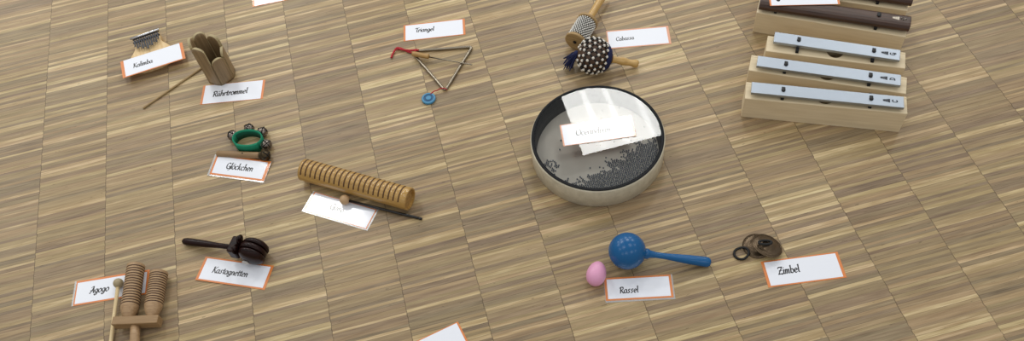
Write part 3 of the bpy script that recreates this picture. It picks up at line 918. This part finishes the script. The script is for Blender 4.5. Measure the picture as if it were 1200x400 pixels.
mb.build('clear_head', M['mylar'], t)
# steel shot: heaped towards the front right, scattering out to the left
shot = MB(); z0 = .0075; br = .0021
ico = [(math.cos(q_) * math.cos(e), math.sin(q_) * math.cos(e), math.sin(e)) for e in (-.6, .45) for q_ in [2 * PI * i / 5 for i in range(5)]] + [(0, 0, 1)]
IF = [[i, (i + 1) % 5, 5 + (i + 1) % 5, 5 + i] for i in range(5)] + [[5 + i, 5 + (i + 1) % 5, 10] for i in range(5)]
rs = random.Random(3); Rin = RO - .0142
from mathutils import noise as mnoise
y = -Rin; row = 0
while y < Rin:
    x = -Rin + (row % 2) * br
    while x < Rin:
        jx, jy = x + rs.uniform(-.0004, .0004), y + rs.uniform(-.0004, .0004)
        if jx * jx + jy * jy < Rin * Rin:
            # depth inside the heap, whose edge runs from the lower left rim up to the right
            ex = [(-.150, -.075), (-.108, -.064), (-.060, -.066), (-.018, -.058), (.017, -.044), (.052, -.030), (.077, -.016), (.110, -.007), (.150, -.002)]
            yb = next((y0 + (y1 - y0) * (jx - x0) / (x1 - x0) for (x0, y0), (x1, y1) in zip(ex, ex[1:]) if x0 <= jx <= x1), 0)
            d = yb - jy
            d += mnoise.noise(Vector((jx * 38, jy * 38, 3.1))) * .018 + mnoise.noise(Vector((jx * 110, jy * 110, 8.7))) * .020 + mnoise.noise(Vector((jx * 210, jy * 210, 1.7))) * .010
            rim = math.sqrt(jx * jx + jy * jy) / Rin
            pile = (jx + .118) ** 2 + (jy + .016) ** 2
            keep = d > .006 or (d > -.012 and rs.random() < .42 * ((d + .012) / .018) ** 2) or (pile < .00050 and rs.random() < .62) or rs.random() < .005
            if keep:
                zz = z0 + br + (rs.uniform(0, .0016) if d > .03 else 0)
                shot.add([(jx + br * a, jy + br * b, zz + br * c) for a, b, c in ico], IF, True)
        x += br * 2.3
    y += br * 2.0; row += 1
o = shot.build('steel_shot', M['shot'], t); o['kind'] = 'stuff'

# ------------------------------------------------------------------ blue maraca, pink egg
p, q = (1.2778, .8391), (1.4344, .7801)
rz, ln = toward(p, q)
t = thing('maraca', 'glossy blue plastic maraca with round head and slim handle', 'maraca', (p[0], p[1], 0), rz)
RM = .0390
ax = Vector((ln, 0, -(RM - .0108)))
mb = MB(); ellipsoid(mb, (0, 0, RM), RM, RM, RM, 48, 28)
a_ = ax.normalized()
lathe(mb, [(-.0006, RM * .9988), (-.0003, RM * 1.004), (.0003, RM * 1.004), (.0006, RM * .9988)], (0, 0, RM), Vector((-a_.z, 0, a_.x)), 64)
mb.build('head', M['blue'], t)
L_ = ax.length
mb = MB(); lathe(mb, [(.034, .0105), (.039, .0112), (.044, .0110), (.0465, .0092), (.0485, .0082), (.060, .0064), (.080, .0064), (.105, .0082), (.130, .0098), (L_ - .006, .0108), (L_ + .001, .0104), (L_ + .005, .0080), (L_ + .0072, .004), (L_ + .0075, 0)], (0, 0, RM), ax, 32); mb.build('handle', M['blue'], t)
mb = MB()
egg = lambda p_: Vector((p_.x * (1 - .11 * p_.z / .028), p_.y * (1 - .11 * p_.z / .028), p_.z))
Rg = Matrix.Rotation(math.radians(-30), 3, 'Z') @ Matrix.Rotation(math.radians(-90), 3, 'X')
ellipsoid(mb, (0, 0, .0200), .0205, .0205, .0280, 40, 26, Rg, shape=egg)
zmin = min(v.z for v in mb.v)
for v in mb.v: v.z -= zmin
o = mb.build('egg_shaker', M['pink'], None, (1.2037, .8161, 0)); tag(o, 'pink egg shaker beside the blue maraca', 'egg shaker')

# ------------------------------------------------------------------ finger cymbals
def cymbal(label, loc, tiltm, loop_pts, r=.0330):
    t = thing('finger_cymbal', label, 'cymbal', loc, 0)
    t.rotation_euler = tiltm
    prof = [(0, r), (.0016, r), (.0034, r * .78), (.0040, r * .62), (.0062, r * .50), (.0105, r * .36), (.0125, r * .18), (.0130, .0022)]
    inner = [(.0118, .0022), (.0112, r * .18), (.0092, r * .33), (.0046, r * .48), (.0024, r * .60), (.0018, r * .78), (0, r * .985)]
    mb = MB(); lathe(mb, prof + inner + [(0, r)], (0, 0, 0), (0, 0, 1), 48)
    # drop the two end caps: the ring profile closes itself
    mb.f = mb.f[:-2]; mb.sm = mb.sm[:-2]; mb.mi = mb.mi[:-2]
    for q_ in (r * .60, r * .88):
        zq = .0041 if q_ < r * .7 else .0029
        tube(mb, [(q_ * math.cos(a), q_ * math.sin(a), zq) for a in [2 * PI * i / 40 for i in range(40)]], .00045, 5, True)
    mb.build('bronze_disc', M['bronze'], t)
    tube(MB(), loop_pts, .0026, 8, True).build('elastic_loop', M['elastic'], t)
    return t
G = 'pair of finger cymbals'
cymbal('bronze finger cymbal lying underneath, its elastic loop sticking out left', (1.5500, .7915, .0), (0, 0, 0),
       [(-.0385 + .0150 * math.cos(a), -.0085 + .0135 * math.sin(a), .0024 + .006 * max(0, math.cos(a))) for a in [2 * PI * i / 28 for i in range(28)]], .0300)
cymbal('bronze finger cymbal lying on top, black elastic loop over its dome', (1.5665, .7815, .0096), Euler((math.radians(-8), math.radians(19), 0)),
       [(-.0120 + .0125 * math.cos(a) * .94 + .0058 * math.sin(a) * .34, -.0020 - .0125 * math.cos(a) * .34 + .0058 * math.sin(a) * .94, .0168 + .30 * (-.008 + .0125 * math.cos(a))) for a in [2 * PI * i / 24 for i in range(24)]])

# ------------------------------------------------------------------ chime bars
def chime(label, front_left, front_right, depth, h, bar_l, bar_w, bar_th, barmat, markmat, note, pins, u0, rot, rosewood=False, marks=None, hole=None):
    """box front top edge from front_left to front_right (floor coordinates); bar lies on felt strips on the box"""
    rz, ln = toward(front_left, front_right)
    t = thing('chime_bar', label, 'chime bar', (front_left[0], front_left[1], 0), rz, 'chime bars')
    mb = MB()
    w = .006
    gap = .30
    # resonator box: walls, floor and a top with a long slot ends, sound hole in the middle
    box(mb, (ln / 2, w / 2, h / 2), ln, w, h, .0012)
    box(mb, (ln / 2, depth - w / 2, h / 2), ln, w, h, .0012)
    box(mb, (w / 2, depth / 2, h / 2 - .0004), w, depth - .001, h - .0008, .0008)
    box(mb, (ln - w / 2, depth / 2, h / 2 - .0004), w, depth - .001, h - .0008, .0008)
    box(mb, (ln / 2, depth / 2, .003), ln - .004, depth - .004, .006, 0)
    # top board with a round sound hole
    hx = hole if hole else ln / 2
    hr = min(.0185, depth / 2 - .006)
    zt, zb = h - .0006, h - .006
    ci = arc(hx, depth / 2, hr, 0, 360, 32)[:-1]
    x0, x1, y0, y1 = w * .5, ln - w * .5, w * .5, depth - w * .5
    V, F = [], []
    for zz in (zt, zb):
        for (cx, cy) in ci: V.append((cx, cy, zz))
        for k in range(32):
            a = 2 * PI * k / 32; dx, dy = math.cos(a), math.sin(a)
            s_ = min(((x1 - hx) / dx if dx > 1e-6 else (x0 - hx) / dx if dx < -1e-6 else 9), ((y1 - depth / 2) / dy if dy > 1e-6 else (y0 - depth / 2) / dy if dy < -1e-6 else 9))
            V.append((hx + dx * s_, depth / 2 + dy * s_, zz))
    n = 64
    for l in (0, 1):
        for k in range(32):
            k2 = (k + 1) % 32
            F.append([l * n + k, l * n + k2, l * n + 32 + k2, l * n + 32 + k])
    for k in range(32):
        k2 = (k + 1) % 32
        F.append([k, k2, n + k2, n + k])
    # corners of the rectangle missed by the fan
    for cx, cy in ((x0, y0), (x1, y0), (x1, y1), (x0, y1)):
        best = sorted(range(32), key=lambda k: (V[32 + k][0] - cx) ** 2 + (V[32 + k][1] - cy) ** 2)
        pa = next(V[32 + k] for k in best if abs(V[32 + k][0] - cx) < 1e-6)  if any(abs(V[32 + k][0] - cx) < 1e-6 for k in range(32)) else None
        pb = next(V[32 + k] for k in best if abs(V[32 + k][1] - cy) < 1e-6)
        if pa:
            o_ = len(V); V += [pa, (cx, cy, zt), pb]; F.append([o_, o_ + 1, o_ + 2])
    mb.add(V, F)
    mb.build('resonator_box', M['birch'], t)
    # felt supports
    bz = h + .0075
    sx = (u0[0] - ln / 2)
    for fx in pins[2]:
        f = MB(); box(f, (fx, depth / 2, h + .0035), .007, depth * .80, .0078, .001); f.build('felt_strip', M['felt'], t)
    # the tone bar
    bx, by, br_ = u0[0], u0[1], math.radians(rot)
    Mt = Matrix.Translation((bx, by, 0)) @ Matrix.Rotation(br_, 4, 'Z')
    mb = MB()
    if rosewood:
        prof = [(-bar_w / 2, 0), (bar_w / 2, 0)] 
        pts = [(-bar_w / 2 + .001, .0), (bar_w / 2 - .001, 0), (bar_w / 2, .003), (bar_w / 2, bar_th * .5), (bar_w / 2 - .004, bar_th * .82), (bar_w / 2 - .010, bar_th * .97), (0, bar_th), (-bar_w / 2 + .010, bar_th * .97), (-bar_w / 2 + .004, bar_th * .82), (-bar_w / 2, bar_th * .5), (-bar_w / 2, .003)]
        V, F, n = [], [], len(pts)
        xs = [-bar_l / 2, -bar_l / 2 + .0015, bar_l / 2 - .0015, bar_l / 2]
        for j, xx in enumerate(xs):
            k_ = .96 if j in (0, 3) else 1
            for yy, zz in pts: V.append((xx, yy * k_, bz + bar_th / 2 + (zz - bar_th / 2) * k_))
        for j in range(3):
            for k in range(n): F.append([j * n + k, j * n + (k + 1) % n, (j + 1) * n + (k + 1) % n, (j + 1) * n + k])
        mb.add(V, F, False, mat=Mt)
        mb.add(V[:n], [list(range(n))], mat=Mt); mb.add(V[-n:], [list(range(n))], mat=Mt)
    else:
        box(mb, (0, 0, bz + bar_th / 2), bar_l, bar_w, bar_th, .0008, mat=Mt)
    bar = mb.build('tone_bar', barmat, t)
    zt = bz + bar_th
    for px_ in pins[:2]:
        mb = MB(); lathe(mb, [(-.004, .0046), (.0018, .0046), (.0030, .0036), (.0032, 0)], Mt @ Vector((px_, 0, zt)), (0, 0, 1), 18)
        box(mb, Mt @ Vector((px_, .0040, zt + .0010)), .0080, .009, .0026, .001)
        mb.build('bar_pin', M['black'], t)
    # printed emblem (a flared block with a slit) and note letter, both read from the bar's end
    ex, lx = marks
    mb = MB()
    zz = zt + .00012
    for a, b in ((-.0075, -.0014), (-.0011, .0022), (.0025, .0078)):
        f0, f1 = (a + .0075) / .015, (b + .0075) / .015
        w0, w1 = .0024 + .0030 * f0, .0024 + .0030 * f1
        if a < -.007: w0 *= .9
        mb.add([(ex + a, -w0, zz), (ex + b, -w1, zz), (ex + b, w1, zz), (ex + a, w0, zz)], [[0, 1, 2, 3]], mat=Mt)
    mb.build('emblem', markmat, bar)
    mb = MB(); s_ = .0062
    h_, t_ = .15, .15
    nib = [(i * h_, j * t_) for i in (-1, 1) for j in (-1, 1)]
    for st in GL[note][0]:
        for (ax_, ay), (bx_, by_) in zip(st, st[1:]):
            H = hull([(ax_ + dx, ay + dy) for dx, dy in nib] + [(bx_ + dx, by_ + dy) for dx, dy in nib])
            mb.add([Mt @ Vector((lx - (y_ - .85) * s_, (x_ - .55) * s_, zz)) for x_, y_ in H], [list(range(len(H)))])
    mb.build('note_letter', markmat, bar)
    return t

def local(fl, fr, pts):
    rz, _ = toward(fl, fr); a = math.radians(-rz)
    return [((x - fl[0]) * math.cos(a) - (y - fl[1]) * math.sin(a), (x - fl[0]) * math.sin(a) + (y - fl[1]) * math.cos(a)) for x, y in pts]

def bar_from(fl, fr, c, ang, pins, marks, back=.0024):
    """bar centre, rotation relative to its box, pins and marks along the bar"""
    rz, _ = toward(fl, fr)
    u0 = local(fl, fr, [c])[0]; u0 = (u0[0], u0[1] + back)
    a = math.radians(ang); d = (math.cos(a), math.sin(a))
    al = lambda p_: (p_[0] - c[0]) * d[0] + (p_[1] - c[1]) * d[1]
    return u0, ang - rz, [al(p_) for p_ in pins], [al(p_) for p_ in marks]

specs = [
 ('aluminium chime bar with note C, nearest of the row', (1.6521, 1.1268), (1.9675, .9760), .050, (1.8180, 1.0683), -26.0, .3275, .0320, 'C', ((1.7366, 1.1147), (1.9066, 1.0333)), ((1.9332, 1.0155), (1.9498, 1.0088))),
 ('aluminium chime bar with note D, second from the front', (1.6928, 1.2026), (1.9920, 1.0289), .049, (1.8515, 1.1331), -29.35, .3150, .0320, 'D', ((1.7736, 1.1841), (1.9340, 1.0908)), ((1.9570, 1.0743), (1.9740, 1.0665))),
 ('shortest aluminium chime bar with note G, just before the rosewood ones', (1.7532, 1.2461), (2.0257, 1.0967), .050, (1.9018, 1.1958), -30.7, .2815, .0325, 'G', ((1.8330, 1.2452), (1.9758, 1.1569)), ((1.9939, 1.1416), (2.0085, 1.1330))),
]
for (lab, fl_, fr_, dep, c, ang, bl, bw, note, pins, marks) in specs:
    u0, rot, pl, ml = bar_from(fl_, fr_, c, ang, pins, marks)
    chime(lab, fl_, fr_, dep, .066, bl, bw, .0075, M['alu'], M['mark'], note, pl + [[u0[0] + pl[0], u0[0] + pl[1]]], u0, rot, False, ml)
# rosewood pair
fl_, fr_ = (1.7821, 1.3696), (2.0729, 1.1837)
u0, rot, pl, ml = bar_from(fl_, fr_, (1.9420, 1.2955), -31.4, ((1.83, 1.364), (2.0279, 1.2430)), ((2.060, 1.2232), (2.0750, 1.2140)))
chime('rosewood chime bar with note C in a deep wooden box', fl_, fr_, .066, .066, .345, .0400, .019, M['rosewood'], M['palemark'], 'C', pl + [[u0[0] + pl[0], u0[0] + pl[1]]], u0, rot, True, ml, hole=.178)
fl_, fr_ = (1.8280, 1.4385), (2.1166, 1.2593)
u0, rot, pl, ml = bar_from(fl_, fr_, (1.9880, 1.3690), -31.7, ((1.875, 1.437), (2.0700, 1.3170)), ((2.100, 1.298), (2.116, 1.288)))
chime('second rosewood chime bar, furthest back and cut off at the top', fl_, fr_, .066, .066, .345, .0400, .019, M['rosewood'], M['palemark'], 'D', pl + [[u0[0] + pl[0], u0[0] + pl[1]]], u0, rot, True, ml)

# ------------------------------------------------------------------ light: the room's square ceiling lamps and soft light off its walls
def ceiling_lamp(x, y, L_, size=.62, z=2.8):
    l = bpy.data.lights.new('ceiling_lamp', 'AREA'); l.shape = 'SQUARE'; l.size = size
    l.energy = L_ * PI * size * size; l.color = (1, 1, .965)
    o = bpy.data.objects.new('ceiling_lamp', l); COL.objects.link(o); o.location = (x, y, z)
    for dx in (-.17, -.03, .15):                     # the brighter tubes behind the diffuser
        b = bpy.data.lights.new('lamp_tube', 'AREA'); b.shape = 'RECTANGLE'; b.size = .035; b.size_y = size * .98
        b.energy = L_ * .28 * PI * .035 * size; b.color = (1, .99, .96)
        q = bpy.data.objects.new('lamp_tube', b); COL.objects.link(q); q.location = (x + dx, y, z - .01)
    return o
for x in (-1.92, .10, 2.12, 4.14):
    for y, e in ((3.34, 17), (5.6, 26), (.95, 5), (-1.6, 6)):
        ceiling_lamp(x, y, e)
w = bpy.data.worlds.new('room_light'); scene.world = w; w.use_nodes = True
w.node_tree.nodes['Background'].inputs['Color'].default_value = (.98, .985, .985, 1)
w.node_tree.nodes['Background'].inputs['Strength'].default_value = .42

# ------------------------------------------------------------------ camera
cam = bpy.data.cameras.new('camera'); co = bpy.data.objects.new('camera', cam); COL.objects.link(co)
cam.sensor_fit = 'HORIZONTAL'; cam.sensor_width = 36; cam.lens = 30.0
cam.shift_y = (252.763 - 200) / 1200
cam.clip_start = .05
Rm = Matrix.Rotation(-.119733, 4, 'Z') @ Matrix.Rotation(.571857, 4, 'X') @ Matrix.Rotation(-.153315, 4, 'Z')
co.matrix_world = Matrix.Translation((.948603, 0, 1.598106)) @ Rm
scene.camera = co
vs = scene.view_settings
scene.display_settings.display_device = 'sRGB'
vs.view_transform = 'Standard'; vs.look = 'None'; vs.gamma = 1; vs.use_curve_mapping = False
vs.exposure = -.08
